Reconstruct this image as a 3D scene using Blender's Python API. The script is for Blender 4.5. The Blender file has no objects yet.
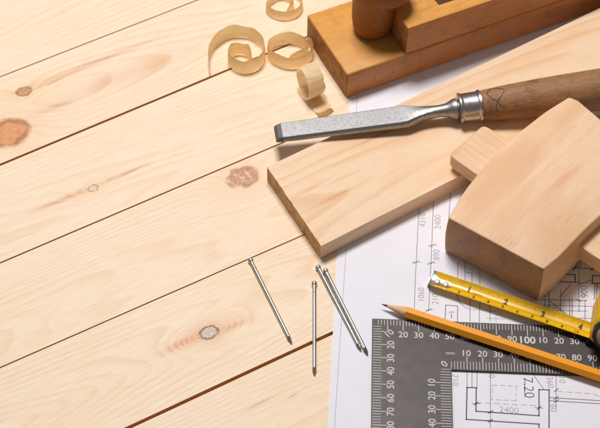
import bpy, bmesh, math, random
from mathutils import Vector, Matrix, noise
random.seed(4)
scene = bpy.context.scene
COL = scene.collection
S = 0.01                                   # all coordinates below are in centimetres
# ---------------------------------------------------------------- camera
cam_data = bpy.data.cameras.new('camera')
cam = bpy.data.objects.new('camera', cam_data); COL.objects.link(cam); scene.camera = cam
cam_data.sensor_width = 36; cam_data.lens = 99.98
cam_data.clip_start = 0.05; cam_data.clip_end = 50
cam.matrix_world = Matrix(((0.999178, -0.039402, 0.009495, -0.039049), (0.036669, 0.779028, -0.625915, -0.624267), (0.017265, 0.625749, 0.779833, 0.883022), (0, 0, 0, 1)))
cam_data.dof.use_dof = True; cam_data.dof.focus_distance = 1.04; cam_data.dof.aperture_fstop = 24
# ---------------------------------------------------------------- world and lamps
world = bpy.data.worlds.new('World'); scene.world = world; world.use_nodes = True
wb = world.node_tree.nodes['Background']
wb.inputs[0].default_value = (1.0, 0.97, 0.96, 1); wb.inputs[1].default_value = 0.14
def softbox(name, loc, target, sx, sy, power, color):
    d = bpy.data.lights.new(name, 'AREA'); d.shape = 'RECTANGLE'; d.size = sx; d.size_y = sy
    d.energy = power; d.color = color
    o = bpy.data.objects.new(name, d); COL.objects.link(o)
    o.location = loc; o.rotation_euler = (Vector(target)-Vector(loc)).to_track_quat('-Z', 'Y').to_euler()
softbox('key_softbox', (-0.18, 0.50, 1.26), (-0.04, 0.12, 0), 0.42, 0.30, 17.0, (1.0, 0.975, 0.955))
softbox('side_softbox', (-0.75, 0.75, 0.80), (0, 0.08, 0), 0.35, 0.5, 0.7, (1.0, 0.98, 0.97))
scene.view_settings.view_transform = 'Standard'; scene.view_settings.look = 'None'
scene.view_settings.exposure = 0; scene.view_settings.gamma = 1

# ---------------------------------------------------------------- helpers
def empty(name, loc, label, cat, group=None, kind=None):
    o = bpy.data.objects.new(name, None); COL.objects.link(o); o.empty_display_size = .01
    o.location = Vector(loc)*S
    o['label'] = label; o['category'] = cat
    if group: o['group'] = group
    if kind: o['kind'] = kind
    return o
def obj(name, bm, mats, parent=None, base=(0, 0, 0), smooth=35, bevel=0, seg=2, bang=30, recalc=True):
    """link bm (centimetres, scene coordinates) as one mesh object"""
    if bevel:
        es = [e for e in bm.edges if len(e.link_faces) == 2 and e.calc_face_angle(0) > math.radians(bang)]
        bmesh.ops.bevel(bm, geom=es, offset=bevel, segments=seg, affect='EDGES', profile=.5)
    if recalc: bmesh.ops.recalc_face_normals(bm, faces=bm.faces)
    bx = Vector(parent.location)/S if parent is not None and parent.type == 'EMPTY' else Vector(base)
    if parent is not None and parent.type != 'EMPTY': bx = Vector(parent['_b'])
    for v in bm.verts: v.co = (v.co-bx)*S
    me = bpy.data.meshes.new(name); bm.to_mesh(me); bm.free()
    for m in (mats if isinstance(mats, (list, tuple)) else [mats]): me.materials.append(m)
    for p in me.polygons: p.use_smooth = True
    me.set_sharp_from_angle(angle=math.radians(smooth))
    o = bpy.data.objects.new(name, me); COL.objects.link(o)
    if parent is not None: o.parent = parent
    else: o.location = bx*S
    o['_b'] = list(bx)
    return o
def tag(o, label, cat, group=None, kind=None):
    o['label'] = label; o['category'] = cat
    if group: o['group'] = group
    if kind: o['kind'] = kind
def prism(top, bot, bm=None):
    bm = bm or bmesh.new()
    a = [bm.verts.new(p) for p in top]; b = [bm.verts.new(p) for p in bot]
    n = len(a); fs = [bm.faces.new(a), bm.faces.new(b[::-1])]
    for i in range(n): fs.append(bm.faces.new((a[i], b[i], b[(i+1) % n], a[(i+1) % n])))
    return bm
def slab(pts, z0, z1, bm=None):
    return prism([(x, y, z1) for x, y in pts], [(x, y, z0) for x, y in pts], bm)
def loft(rings, bm=None, cap=True):
    bm = bm or bmesh.new()
    R = [[bm.verts.new(p) for p in r] for r in rings]
    for a, b in zip(R, R[1:]):
        n = len(a)
        for i in range(n): bm.faces.new((a[i], a[(i+1) % n], b[(i+1) % n], b[i]))
    if cap: bm.faces.new(R[0][::-1]); bm.faces.new(R[-1])
    return bm
def frame_of(A, Bp, up=(0, 0, 1)):
    A = Vector(A); x = (Vector(Bp)-A).normalized(); y = Vector(up).cross(x).normalized(); z = x.cross(y)
    return lambda t, s, h: A+x*t+y*s+z*h
def catmull(P, n=10):
    P = [Vector(p) for p in P]; out = []
    for i in range(len(P)-1):
        p0 = P[max(i-1, 0)]; p1 = P[i]; p2 = P[i+1]; p3 = P[min(i+2, len(P)-1)]
        for k in range(n):
            t = k/n
            out.append(.5*((2*p1)+(p2-p0)*t+(2*p0-5*p1+4*p2-p3)*t*t+(3*p1-p0-3*p2+p3)*t**3))
    out.append(P[-1]); return out
_tc = {}
def glyphs(s, bold=0.0):
    """text outline as flat polygons, height of a digit = 1, centred on its own box"""
    if (s, bold) in _tc: return _tc[(s, bold)]
    cu = bpy.data.curves.new('t', 'FONT'); cu.body = s; cu.size = 1; cu.offset = bold; cu.resolution_u = 3
    o = bpy.data.objects.new('t', cu); COL.objects.link(o)
    bpy.context.view_layer.update()
    me = bpy.data.meshes.new_from_object(o.evaluated_get(bpy.context.evaluated_depsgraph_get()))
    V = [v.co.copy() for v in me.vertices]; F = [list(p.vertices) for p in me.polygons]
    bpy.data.objects.remove(o); bpy.data.curves.remove(cu); bpy.data.meshes.remove(me)
    xs = [v.x for v in V]; ys = [v.y for v in V]; cx = (min(xs)+max(xs))/2; cy = (min(ys)+max(ys))/2; h = max(ys)-min(ys)
    r = ([((v.x-cx)/h, (v.y-cy)/h) for v in V], F); _tc[(s, bold)] = r; return r
def put_text(bm, s, size, place, bold=0.0, ang=0):
    V, F = glyphs(s, bold); c, sn = math.cos(math.radians(ang)), math.sin(math.radians(ang))
    vs = [bm.verts.new(place((x*c-y*sn)*size, (x*sn+y*c)*size)) for x, y in V]
    for f in F:
        try: bm.faces.new([vs[i] for i in f])
        except ValueError: pass
def stroke(bm, a, b, w, z):
    a = Vector((a[0], a[1], z)); b = Vector((b[0], b[1], z)); d = (b-a)
    if d.length < 1e-6: return
    d.normalize(); n = Vector((-d.y, d.x, 0))*w/2; e = d*w/2*.9
    bm.faces.new([bm.verts.new(p) for p in (a-n-e, b-n+e, b+n+e, a+n-e)])

# ---------------------------------------------------------------- materials
class NT:
    def __init__(s, name):
        s.m = bpy.data.materials.new(name); s.m.use_nodes = True; s.t = s.m.node_tree; s.n = s.t.nodes; s.b = s.n['Principled BSDF']
    def add(s, typ, ins=None, **kw):
        nd = s.n.new(typ)
        for k, v in kw.items(): setattr(nd, k, v)
        for k, v in (ins or {}).items(): s.set(nd.inputs[k], v)
        return nd
    def set(s, sock, v):
        if isinstance(v, bpy.types.NodeSocket): s.t.links.new(v, sock)
        else: sock.default_value = v
    def math(s, op, a, b=0.0, c=0.0, clamp=False):
        nd = s.n.new('ShaderNodeMath'); nd.operation = op; nd.use_clamp = clamp
        for i, v in enumerate((a, b, c)): s.set(nd.inputs[i], v)
        return nd.outputs[0]
    def mix(s, f, a, b, bt='MIX'):
        nd = s.n.new('ShaderNodeMix'); nd.data_type = 'RGBA'; nd.blend_type = bt
        s.set(nd.inputs[0], f); s.set(nd.inputs[6], a); s.set(nd.inputs[7], b); return nd.outputs[2]
    def ramp(s, f, stops, interp='LINEAR'):
        nd = s.n.new('ShaderNodeValToRGB'); nd.color_ramp.interpolation = interp; el = nd.color_ramp.elements
        while len(el) < len(stops): el.new(.5)
        for e, (p, c) in zip(el, stops): e.position = p; e.color = c if len(c) == 4 else (*c, 1)
        s.set(nd.inputs[0], f); return nd.outputs[0]
    def noise(s, vec, scale, detail=3, rough=.5, **kw):
        nd = s.add('ShaderNodeTexNoise', {'Scale': scale, 'Detail': detail, 'Roughness': rough, 'Vector': vec}, **kw); return nd.outputs['Fac']
    def sstep(s, x, a, b):
        nd = s.n.new('ShaderNodeMapRange'); nd.interpolation_type = 'SMOOTHSTEP'
        s.set(nd.inputs[0], x); nd.inputs[1].default_value = a; nd.inputs[2].default_value = b; return nd.outputs[0]
def g3(v): return (v, v, v, 1)
def rgb(r, g, b):
    f = lambda c: (c/255/12.92) if c <= 10 else ((c/255+.055)/1.055)**2.4
    return (f(r), f(g), f(b), 1)
def wood(name, ang, light, late, tint, v0=0, w0=-6, slope=0.04, freq=2.2, warp=1.0, ring=.55, fibre=.25, tilt=0,
         knots=(), streaks=(), rough=.5, spec=.3, seed=0.0, blotch=.25, fleck=0, bump=.15, coat=0, dirt=0, dirtc=(.1, .06, .03, 1), eul=None):
    N = NT(name)
    tc = N.add('ShaderNodeTexCoord').outputs['Object']
    mp = N.add('ShaderNodeMapping', {'Vector': tc, 'Scale': (100, 100, 100)})
    mp2 = N.add('ShaderNodeMapping', {'Vector': mp.outputs[0], 'Rotation': eul or (0, 0, math.radians(-ang)), 'Location': (seed*3.1, 0, 0)})
    vec = mp2.outputs[0]
    sp = N.add('ShaderNodeSeparateXYZ', {0: vec}); u, v, w = sp.outputs
    st = N.add('ShaderNodeVectorMath', {0: vec, 1: (.05, .30, .30)}, operation='MULTIPLY').outputs[0]
    st2 = N.add('ShaderNodeVectorMath', {0: st, 1: (seed, seed*1.7, 0)}, operation='ADD').outputs[0]
    n1 = N.math('SUBTRACT', N.noise(st2, .8, 1), .5)
    n2 = N.math('SUBTRACT', N.noise(st2, 3.0, 3), .5)
    dv = N.math('SUBTRACT', v, v0)
    dw = N.math('ADD', N.math('MULTIPLY_ADD', u, slope, -w0), N.math('SUBTRACT', N.math('MULTIPLY', n1, 3.2*warp), w))
    R = N.math('SQRT', N.math('ADD', N.math('MULTIPLY', dv, dv), N.math('MULTIPLY', dw, dw)))
    R = N.math('ADD', R, N.math('MULTIPLY', n2, .16*warp))
    # knots push the rings round themselves
    cores = []
    for (ku, kv, r, su, amp, strength, c1, c2, c3) in knots:
        a = N.math('DIVIDE', N.math('SUBTRACT', u, ku), su); b = N.math('DIVIDE', N.math('SUBTRACT', v, kv), max(r*2.0, .5))
        g = N.math('EXPONENT', N.math('MULTIPLY', N.math('ADD', N.math('MULTIPLY', a, a), N.math('MULTIPLY', b, b)), -1.0))
        R = N.math('MULTIPLY_ADD', g, amp, R)
        a2 = N.math('DIVIDE', N.math('SUBTRACT', u, ku), r*1.3); b2 = N.math('DIVIDE', N.math('SUBTRACT', v, kv), r)
        d = N.math('SQRT', N.math('ADD', N.math('MULTIPLY', a2, a2), N.math('MULTIPLY', b2, b2)))
        d = N.math('MULTIPLY_ADD', N.math('SUBTRACT', N.noise(vec, 1.1/r, 2), .5), .7, d)
        c_ = N.math('MULTIPLY', N.math('SUBTRACT', 1.0, N.sstep(d, .86, 1.04)), strength)
        rim = N.math('MULTIPLY', N.math('SUBTRACT', 1.0, N.sstep(N.math('ABSOLUTE', N.math('SUBTRACT', d, 1.0)), .0, .3)), strength)
        rim = N.math('MULTIPLY', rim, N.sstep(N.noise(vec, .8/r, 2), .25, .5))
        kr = N.sstep(N.math('SINE', N.math('MULTIPLY', d, 15.0)), -.3, 1.0)
        kc = N.mix(N.sstep(N.math('MULTIPLY_ADD', N.noise(vec, 3.0/r, 5, .75), 1.0, N.math('MULTIPLY', kr, .03)), .44, .68), c1, c2)
        h_ = N.math('MULTIPLY', g, .6*strength)
        cores.append((c_, rim, kc, h_, c3))
    fr = N.math('FRACT', N.math('MULTIPLY', R, freq))
    rg = N.ramp(fr, [(0, g3(.0)), (.5, g3(.15)), (.86, g3(1)), (.95, g3(.75)), (1, g3(0))])
    fv = N.add('ShaderNodeVectorMath', {0: vec, 1: (.35, 9, 9)}, operation='MULTIPLY').outputs[0]
    fb = N.noise(fv, 1.6, 4, .6)
    big = N.noise(N.add('ShaderNodeVectorMath', {0: vec, 1: (.06, .35, .35)}, operation='MULTIPLY').outputs[0], 1.5, 2)
    col = N.mix(N.math('MULTIPLY', rg, N.math('MULTIPLY', ring, N.sstep(big, .25, .62))), light, late)
    col = N.mix(N.math('MULTIPLY', N.sstep(N.noise(N.add('ShaderNodeVectorMath', {0: st2, 1: (1.6, 1, 1)}, operation='MULTIPLY').outputs[0], 1.3, 3), .42, .72), blotch), col, tint)
    col = N.mix(N.math('MULTIPLY', N.sstep(fb, .35, .75), fibre), col, late)
    for (su_, sv_, lu, lv, k) in streaks:
        a = N.math('DIVIDE', N.math('SUBTRACT', u, su_), lu); b = N.math('DIVIDE', N.math('ADD', N.math('SUBTRACT', v, sv_), N.math('MULTIPLY', n2, lv*.8)), lv)
        g = N.math('EXPONENT', N.math('MULTIPLY', N.math('ADD', N.math('MULTIPLY', a, a), N.math('MULTIPLY', b, b)), -1.0))
        g = N.math('MULTIPLY', g, N.math('MULTIPLY_ADD', rg, .5, .5))
        col = N.mix(N.math('MULTIPLY', g, k), col, rgb(206, 126, 76))
    if fleck:
        fl = N.noise(N.add('ShaderNodeVectorMath', {0: vec, 1: (2.2, 14, 14)}, operation='MULTIPLY').outputs[0], 1.2, 2)
        col = N.mix(N.math('MULTIPLY', N.sstep(fl, .6, .72), fleck), col, late)
    for c_, rim, kc, h_, c3 in cores:
        col = N.mix(h_, col, rgb(236, 196, 154))
        col = N.mix(c_, col, kc)
        col = N.mix(N.math('MULTIPLY', rim, .85), col, c3)
    if dirt:
        dn = N.noise(vec, .9, 6, .68)
        col = N.mix(N.math('MULTIPLY', N.sstep(dn, .48, .68), dirt), col, dirtc)
    N.set(N.b.inputs['Base Color'], col)
    N.set(N.b.inputs['Roughness'], N.math('MULTIPLY_ADD', fb, .15, rough-.07))
    N.b.inputs['Specular IOR Level'].default_value = spec
    if coat: N.b.inputs['Coat Weight'].default_value = coat; N.b.inputs['Coat Roughness'].default_value = .25
    bp = N.add('ShaderNodeBump', {'Height': N.math('MULTIPLY_ADD', rg, .5, fb), 'Strength': bump, 'Distance': .0003})
    N.set(N.b.inputs['Normal'], bp.outputs[0])
    return N.m
def endgrain(name, a, b, scale=1.0, rough=.8):
    N = NT(name); tc = N.add('ShaderNodeTexCoord').outputs['Object']
    vec = N.add('ShaderNodeMapping', {'Vector': tc, 'Scale': (100*scale,)*3}).outputs[0]
    n = N.noise(vec, 9, 5, .7); n2 = N.noise(vec, 1.2, 3)
    f = N.math('ADD', N.math('MULTIPLY', n, .7), N.math('MULTIPLY', n2, .5))
    N.set(N.b.inputs['Base Color'], N.mix(N.sstep(f, .4, .8), a, b)); N.b.inputs['Roughness'].default_value = rough
    N.b.inputs['Specular IOR Level'].default_value = .2
    N.set(N.b.inputs['Normal'], N.add('ShaderNodeBump', {'Height': n, 'Strength': .7, 'Distance': .0008}).outputs[0])
    return N.m
def plain(name, color, rough=.5, metal=0, spec=.5, var=.12, scale=3.0, coat=0, bump=.05):
    N = NT(name); tc = N.add('ShaderNodeTexCoord').outputs['Object']
    vec = N.add('ShaderNodeMapping', {'Vector': tc, 'Scale': (100,)*3}).outputs[0]
    n = N.noise(vec, scale, 5, .65)
    dark = tuple(c*(1-var*2) for c in color[:3])+(1,)
    N.set(N.b.inputs['Base Color'], N.mix(N.sstep(n, .3, .75), color, dark))
    N.set(N.b.inputs['Roughness'], N.math('MULTIPLY_ADD', n, .2, rough-.1))
    N.b.inputs['Metallic'].default_value = metal; N.b.inputs['Specular IOR Level'].default_value = spec
    if coat: N.b.inputs['Coat Weight'].default_value = coat; N.b.inputs['Coat Roughness'].default_value = .09
    if bump: N.set(N.b.inputs['Normal'], N.add('ShaderNodeBump', {'Height': n, 'Strength': bump, 'Distance': .0004}).outputs[0])
    return N.m
def worn_steel(name, base, dark, amount=.5, rough=.34, bump=.12):
    N = NT(name); tc = N.add('ShaderNodeTexCoord').outputs['Object']
    vec = N.add('ShaderNodeMapping', {'Vector': tc, 'Scale': (100,)*3}).outputs[0]
    v2 = N.add('ShaderNodeVectorMath', {0: vec, 1: (2.2, 6.5, 6.5)}, operation='MULTIPLY').outputs[0]
    n = N.noise(v2, 2.0, 8, .75); p = N.noise(vec, 9, 4, .7)
    spot = N.sstep(p, .62, .72)
    f = N.math('MULTIPLY', N.sstep(n, .46, .66), amount)
    f = N.math('MAXIMUM', f, N.math('MULTIPLY', spot, amount))
    N.set(N.b.inputs['Base Color'], N.mix(f, base, dark)); N.b.inputs['Metallic'].default_value = 1
    N.set(N.b.inputs['Roughness'], N.math('MULTIPLY_ADD', f, .3, rough))
    N.set(N.b.inputs['Normal'], N.add('ShaderNodeBump', {'Height': N.math('SUBTRACT', N.math('MULTIPLY', n, .5), spot), 'Strength': bump, 'Distance': .0003}).outputs[0])
    return N.m

LINES = [(0.03,0,[(-1.24,19.75),(-1.81,5.1),(-2.24,-8.34),(-2.29,-9.91)]),(0.035,0,[(3.28,12.34),(3.1,9.17),(2.82,3.25),(2.64,-1.93)]),(0.035,0,[(4.42,14.69),(4.11,9.96),(3.88,4.8),(3.67,0.79)]),(0.035,0,[(5.41,11.54),(5.28,10.55),(4.98,6.71)]),(0.04,0,[(2.68,4.59),(3.08,4.86)]),(0.03,0,[(2.61,4.71),(3.21,4.74)]),(0.04,0,[(3.78,6.05),(4.18,6.33)]),(0.03,0,[(3.71,6.18),(4.32,6.21)]),(0.04,0,[(3.69,4.58),(4.09,4.85)]),(0.03,0,[(3.62,4.7),(4.22,4.73)]),(0.04,0,[(3.49,0.74),(3.88,1.0)]),(0.03,0,[(3.42,0.86),(4.01,0.88)]),(0.035,0,[(5.66,4.88),(5.62,3.31)]),(0.035,0,[(6.07,2.19),(6.12,4.08),(6.58,3.98),(6.54,2.62)]),(0.035,0,[(7.11,4.29),(7.06,2.65)]),(0.035,0,[(6.12,4.08),(6.16,5.5)]),(0.035,0,[(5.49,2.41),(5.54,2.0),(5.73,1.53),(6.11,1.15),(6.37,1.08)]),(0.035,0,[(6.4,2.13),(6.34,0.12)]),(0.035,0,[(7.04,1.84),(6.93,0.07)]),(0.035,0,[(7.7,1.87),(7.64,0.19)]),(0.03,0,[(6.37,1.08),(8.32,0.94)]),(0.045,0,[(4.79,1.32),(5.57,1.28),(5.53,0.01),(4.72,0.05),(4.79,1.32)]),(0.05,0,[(5.16,0.62),(5.15,0.3)]),(0.04,0,[(5.0,0.77),(5.32,0.79)]),(0.03,0,[(8.05,0.76),(8.03,0.13)]),(0.03,0,[(7.39,0.41),(8.62,0.39)]),(0.06,0,[(13.43,4.77),(14.68,4.78)]),(0.1,0,[(13.31,4.64),(13.56,4.9)]),(0.1,0,[(14.54,4.66),(14.79,4.92)]),(0.08,0,[(12.09,4.22),(13.41,4.22),(13.37,3.59),(11.92,3.58)]),(0.08,0,[(15.86,4.19),(14.59,4.2),(14.49,3.58),(15.81,3.57)]),(0.05,0,[(14.68,3.51),(14.52,2.2)]),(0.05,0,[(14.82,3.52),(14.65,2.21)]),(0.035,0,[(13.77,5.62),(13.52,2.15)]),(0.045,0,[(13.6,3.38),(14.44,3.83)]),(0.045,0,[(13.1,3.47),(12.3,2.34)]),(0.04,0,[(13.37,3.61),(13.77,3.59)]),(0.05,0,[(11.6,2.71),(11.51,1.09)]),(0.04,0,[(10.98,2.06),(14.06,2.14)]),(0.045,0,[(12.93,2.29),(12.83,0.68)]),(0.045,0,[(13.1,2.29),(12.98,0.69)]),(0.04,0,[(13.93,2.17),(13.79,0.17)]),(0.035,0,[(12.38,2.91),(12.22,0.49)]),(0.035,0,[(11.15,1.62),(14.42,1.69)]),(0.035,0,[(11.46,1.23),(14.0,1.28)]),(0.035,0,[(12.98,0.7),(14.28,0.72)]),(0.045,0,[(11.56,2.02),(12.95,0.65)]),(0.05,0,[(13.34,2.23),(13.66,2.04)]),(0.04,0,[(13.54,2.15),(13.47,1.19)]),(0.035,0,[(10.99,2.35),(11.59,2.38)]),(0.035,0,[(11.37,3.27),(11.22,0.6)]),(0.08,0,[(6.02,-4.98),(6.6,-4.98),(6.53,-6.71),(10.44,-6.85),(10.54,-4.93),(11.18,-4.92),(10.96,-8.58)]),(0.08,0,[(6.02,-4.98),(5.91,-7.33),(10.41,-7.46),(10.33,-8.61)]),(0.035,0,[(6.05,-3.53),(6.02,-5.03)]),(0.035,0,[(6.37,-3.51),(6.33,-5.01)]),(0.035,0,[(6.69,-3.5),(6.64,-5.0)]),(0.035,0,[(7.55,-3.3),(7.35,-8.75)]),(0.035,0,[(5.29,-3.79),(5.29,-3.87)]),(0.035,0.3,[(7.63,-4.73),(9.13,-4.73),(9.06,-5.81),(7.56,-5.81),(7.63,-4.73)]),(0.035,0.35,[(6.55,-6.08),(10.48,-6.12)]),(0.05,0,[(6.42,-6.27),(6.69,-6.03)]),(0.035,0,[(6.3,-6.15),(6.8,-6.15)]),(0.05,0,[(7.3,-6.84),(7.57,-6.59)]),(0.035,0,[(7.18,-6.71),(7.68,-6.72)]),(0.05,0,[(7.28,-7.48),(7.54,-7.23)]),(0.035,0,[(7.16,-7.35),(7.65,-7.36)]),(0.05,0,[(10.34,-6.4),(10.61,-6.15)]),(0.035,0,[(10.22,-6.28),(10.72,-6.28)]),(0.04,0,[(9.69,-4.11),(9.62,-5.52)]),(0.035,0,[(10.05,-3.49),(10.84,-4.87)]),(0.035,0,[(11.7,-3.56),(11.53,-6.24)]),(0.035,0.35,[(11.7,-5.0),(13.98,-5.08),(14.46,-5.37)]),(0.045,0,[(11.2,-5.49),(14.95,-5.58)]),(0.045,0,[(11.19,-5.72),(14.93,-5.8)]),(0.05,0,[(11.48,-5.04),(11.77,-4.8)]),(0.05,0,[(11.44,-5.62),(11.74,-5.38)]),(0.05,0,[(11.43,-5.84),(11.73,-5.6)])]
TEXTS = [('4310',3.33,8.34,0.42,90),('2400',4.37,8.22,0.42,90),('890',4.24,5.42,0.42,90),('1060',3.19,2.13,0.4,90),('210',4.1,1.77,0.4,90),('900',13.94,2.85,0.45,90),('2110',14.01,5.17,0.4,0),('2400',8.59,-6.51,0.42,-2),('7.20',9.91,-4.81,0.62,-88),('360',11.28,-4.35,0.4,-88),('10',12.05,-4.14,0.4,-88),('60',11.39,-6.25,0.4,-88),('710',5.29,-4.47,0.4,-88),('0',7.62,-4.06,0.4,-88)]

# ================================================================ the wooden table top
A0 = math.radians(32.04); ca, sa = math.cos(A0), math.sin(A0)
ZT = -0.04
def uv(x, y): return (x*ca+y*sa, -x*sa+y*ca)
def xy(u, v): return (u*ca-v*sa, u*sa+v*ca)
# gaps: two points on each joint (cm), width
gaps = [((-27.16, 20.10), (-13.55, 28.79), .09), ((-22.5, 13.98), (-12.68, 20.44), .19), ((-24.65, 3.31), (-12.0, 11.34), .12),
        ((-23.43, -4.86), (-4.78, 6.60), .10), ((-13.65, -8.09), (-2.53, -1.21), .24)]
G = []
for a, b, w in gaps:
    (u1, v1), (u2, v2) = uv(*a), uv(*b); m = (v2-v1)/(u2-u1)*.8
    um, vm = (u1+u2)/2, (v1+v2)/2; G.append((m, vm-m*um, w))
for k in range(1, 6): G.insert(0, (0, 31.52+7.8*k, .12))
for k in range(1, 7): G.append((0, .35-7.8*k, .12))
table = empty('wooden_tabletop', (0, 0, ZT), 'pale pine plank tabletop with knots and dark joints between boards', 'tabletop', kind='structure')
L0, L1 = -75, 85
cream = rgb(246, 226, 202); late = rgb(228, 184, 134); tint = rgb(243, 213, 178)
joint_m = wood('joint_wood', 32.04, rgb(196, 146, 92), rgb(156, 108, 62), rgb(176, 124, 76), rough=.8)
edge_m = wood('plank_edge_wood', 32.04, rgb(224, 176, 120), rgb(196, 144, 88), rgb(212, 160, 104), rough=.8)
def K(px, seed, r, su, amp, k, c1=(.62,.3,.15,1), c2=(.8,.52,.33,1), c3=(.25,.1,.04,1)):   # px: scene x, y of the knot
    u_, v_ = uv(*px); return (u_+seed*3.1, v_, r, su, amp, k, c1, c2, c3)
def ST(px, seed, lu, lv, k):
    u_, v_ = uv(*px); return (u_+seed*3.1, v_, lu, lv, k)
spec_ = {
 4: dict(v0=37, w0=-3, slope=.05, freq=2.8, seed=1.3, ring=0.35),
 5: dict(v0=27.5, w0=-2.2, slope=.10, freq=2.3, seed=2.2, ring=0.39,
         knots=[K((-25.23, 18.78), 2.2, .42, 2.0, .9, .9, rgb(184, 118, 74), rgb(226, 178, 136)), K((-25.85, 14.75), 2.2, 1.12, 3.2, 2.2, .95, rgb(222, 158, 112), rgb(206, 134, 84), rgb(168, 98, 52))],
         streaks=[ST((-18.0, 20.9), 2.2, 6.0, .85, .42), ST((-21.0, 21.6), 2.2, 5, .25, .7), ST((-22.8, 17.4), 2.2, 1.2, .25, .6), ST((-23.6, 19.6), 2.2, 1.6, .12, .8)]),
 6: dict(v0=17.5, w0=-3.2, slope=.06, freq=2.5, seed=3.4, ring=0.35, knots=[K((-19.25, 10.02), 3.4, .27, 1.7, 1.0, .8, rgb(220, 198, 176), rgb(236, 218, 198), rgb(140, 112, 90))],
         streaks=[ST((-20.9, 9.1), 3.4, 2.6, .2, .8), ST((-17.3, 11.4), 3.4, 1.7, .15, .8)]),
 7: dict(v0=9.5, w0=-5, slope=.03, freq=3.6, seed=4.1, ring=0.35, knots=[K((-9.04, 11.53), 4.1, .80, 2.2, .9, .85, rgb(186, 122, 92), rgb(232, 206, 184), rgb(176, 116, 80))]),
 8: dict(v0=4.4, w0=-2.6, slope=.09, freq=3.0, seed=5.6, ring=0.47, knots=[K((-10.46, -1.56), 5.6, .46, 2.2, 2.2, 1.0, rgb(196, 176, 160), rgb(232, 218, 204), rgb(104, 58, 28))],
         streaks=[ST((-11.9, -2.35), 5.6, 1.7, .34, 1.0), ST((-9.0, -1.0), 5.6, 1.0, .22, .9), ST((-10.46, -1.56), 5.6, .9, .7, .9)]),
 9: dict(v0=-6, w0=-3, slope=.05, freq=3.2, seed=6.3, ring=0.39, streaks=[ST((-7, -6.8), 6.3, 1.0, .1, .9), ST((-4.9, -6.1), 6.3, .35, .07, 1.0), ST((-9.5, -5.2), 6.3, 2.2, .25, .5)]),
}
for i in range(len(G)-1):
    (m1, c1, w1), (m2, c2, w2) = G[i], G[i+1]      # upper and lower joint
    sp_ = spec_.get(i, dict(v0=(c1+c2)/2-2, w0=-3-random.random()*3, slope=random.uniform(.03, .1), freq=random.uniform(2.6, 4.2), seed=i*1.1+.4, ring=.5))
    mat = wood('pine_plank', 32.04, cream, late, tint, rough=.5, spec=.3, fibre=.42, blotch=.3, bump=.14, **sp_)
    bm = bmesh.new()
    n = 24
    def edge(m, c, off): return [xy(L0+(L1-L0)*t/n, m*(L0+(L1-L0)*t/n)+c+off+.02*noise.noise((t*1.7, c, 0))) for t in range(n+1)]
    up = edge(m1, c1, -w1/2); lo = edge(m2, c2, w2/2)
    poly = lo+up[::-1]
    prism([(x, y, ZT) for x, y in poly], [(x, y, ZT-2.0) for x, y in poly], bm)
    es = [e for e in bm.edges if all(abs(v.co.z-ZT) < 1e-4 for v in e.verts)]
    bmesh.ops.bevel(bm, geom=es, offset=.022, segments=2, affect='EDGES', profile=.5)
    bmesh.ops.recalc_face_normals(bm, faces=bm.faces)
    for f in bm.faces:
        if abs(f.normal.z) < .3: f.material_index = 1
    # tongue that closes the joint towards the next plank
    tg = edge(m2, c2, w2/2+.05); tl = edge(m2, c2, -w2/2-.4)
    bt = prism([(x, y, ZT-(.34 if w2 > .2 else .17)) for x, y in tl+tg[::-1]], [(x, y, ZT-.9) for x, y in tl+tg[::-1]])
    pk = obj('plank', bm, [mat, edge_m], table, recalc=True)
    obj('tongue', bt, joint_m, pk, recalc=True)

# ================================================================ the drawing sheet
paper_m = plain('drawing_paper', rgb(236, 234, 242), rough=.65, spec=.25, var=.012, scale=.5, bump=0)
ink_m = plain('drawing_ink', rgb(112, 106, 118), rough=.7, spec=.1, var=.0, bump=0)
faint_m = plain('drawing_ink_faint', rgb(172, 167, 178), rough=.7, spec=.1, var=.0, bump=0)
pn = paper_m.node_tree; tcp = pn.nodes.new('ShaderNodeTexCoord'); nzp = pn.nodes.new('ShaderNodeTexNoise'); bpp = pn.nodes.new('ShaderNodeBump')
nzp.inputs['Scale'].default_value = 9; nzp.inputs['Detail'].default_value = 1.5; bpp.inputs['Distance'].default_value = .004; bpp.inputs['Strength'].default_value = .6
pn.links.new(tcp.outputs['Object'], nzp.inputs['Vector']); pn.links.new(nzp.outputs['Fac'], bpp.inputs['Height']); pn.links.new(bpp.outputs[0], pn.nodes['Principled BSDF'].inputs['Normal'])
bm = bmesh.new()
nl_ = 12
left = [(-2.75+(-1.55+2.75)*t/nl_, -16+(26.6+16)*t/nl_) for t in range(nl_+1)]
slab([(-2.70, -16), (38, -16), (38, 33), (-1.55, 26.8), (-1.77, 19.27), (-2.40, 4.82), (-2.64, -8.36)][::1], -.035, 0, bm)
sheet = obj('drawing_sheet', bm, paper_m, None, base=(-2.4, 0, -.035))
tag(sheet, 'white architectural plan sheet with thin grey dimension lines lying under the tools', 'paper sheet')
bm = bmesh.new(); bf = bmesh.new(); ZI = .008
for w, dash, pts in LINES:
    for a, b in zip(pts, pts[1:]):
        if dash:
            a = Vector(a); b = Vector(b); L = (b-a).length; t = 0
            while t < L:
                p = a+(b-a)*(t/L); q = a+(b-a)*(min(t+dash, L)/L); stroke(bf, p, q, w, ZI); t += dash*1.6
        else: stroke(bf if w <= .031 else bm, a, b, w, ZI)
for s, x, y, size, ang in TEXTS:
    A_ = math.radians(ang); put_text(bm if s in ('7.20', '900') and size > .44 else bf, s, size, lambda px, py, x=x, y=y, A_=A_: (x+px*math.cos(A_)-py*math.sin(A_), y+px*math.sin(A_)+py*math.cos(A_), ZI), bold=-.012)
obj('line_drawing', bm, ink_m, sheet, recalc=False)
obj('line_drawing', bf, faint_m, sheet, recalc=False)

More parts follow.
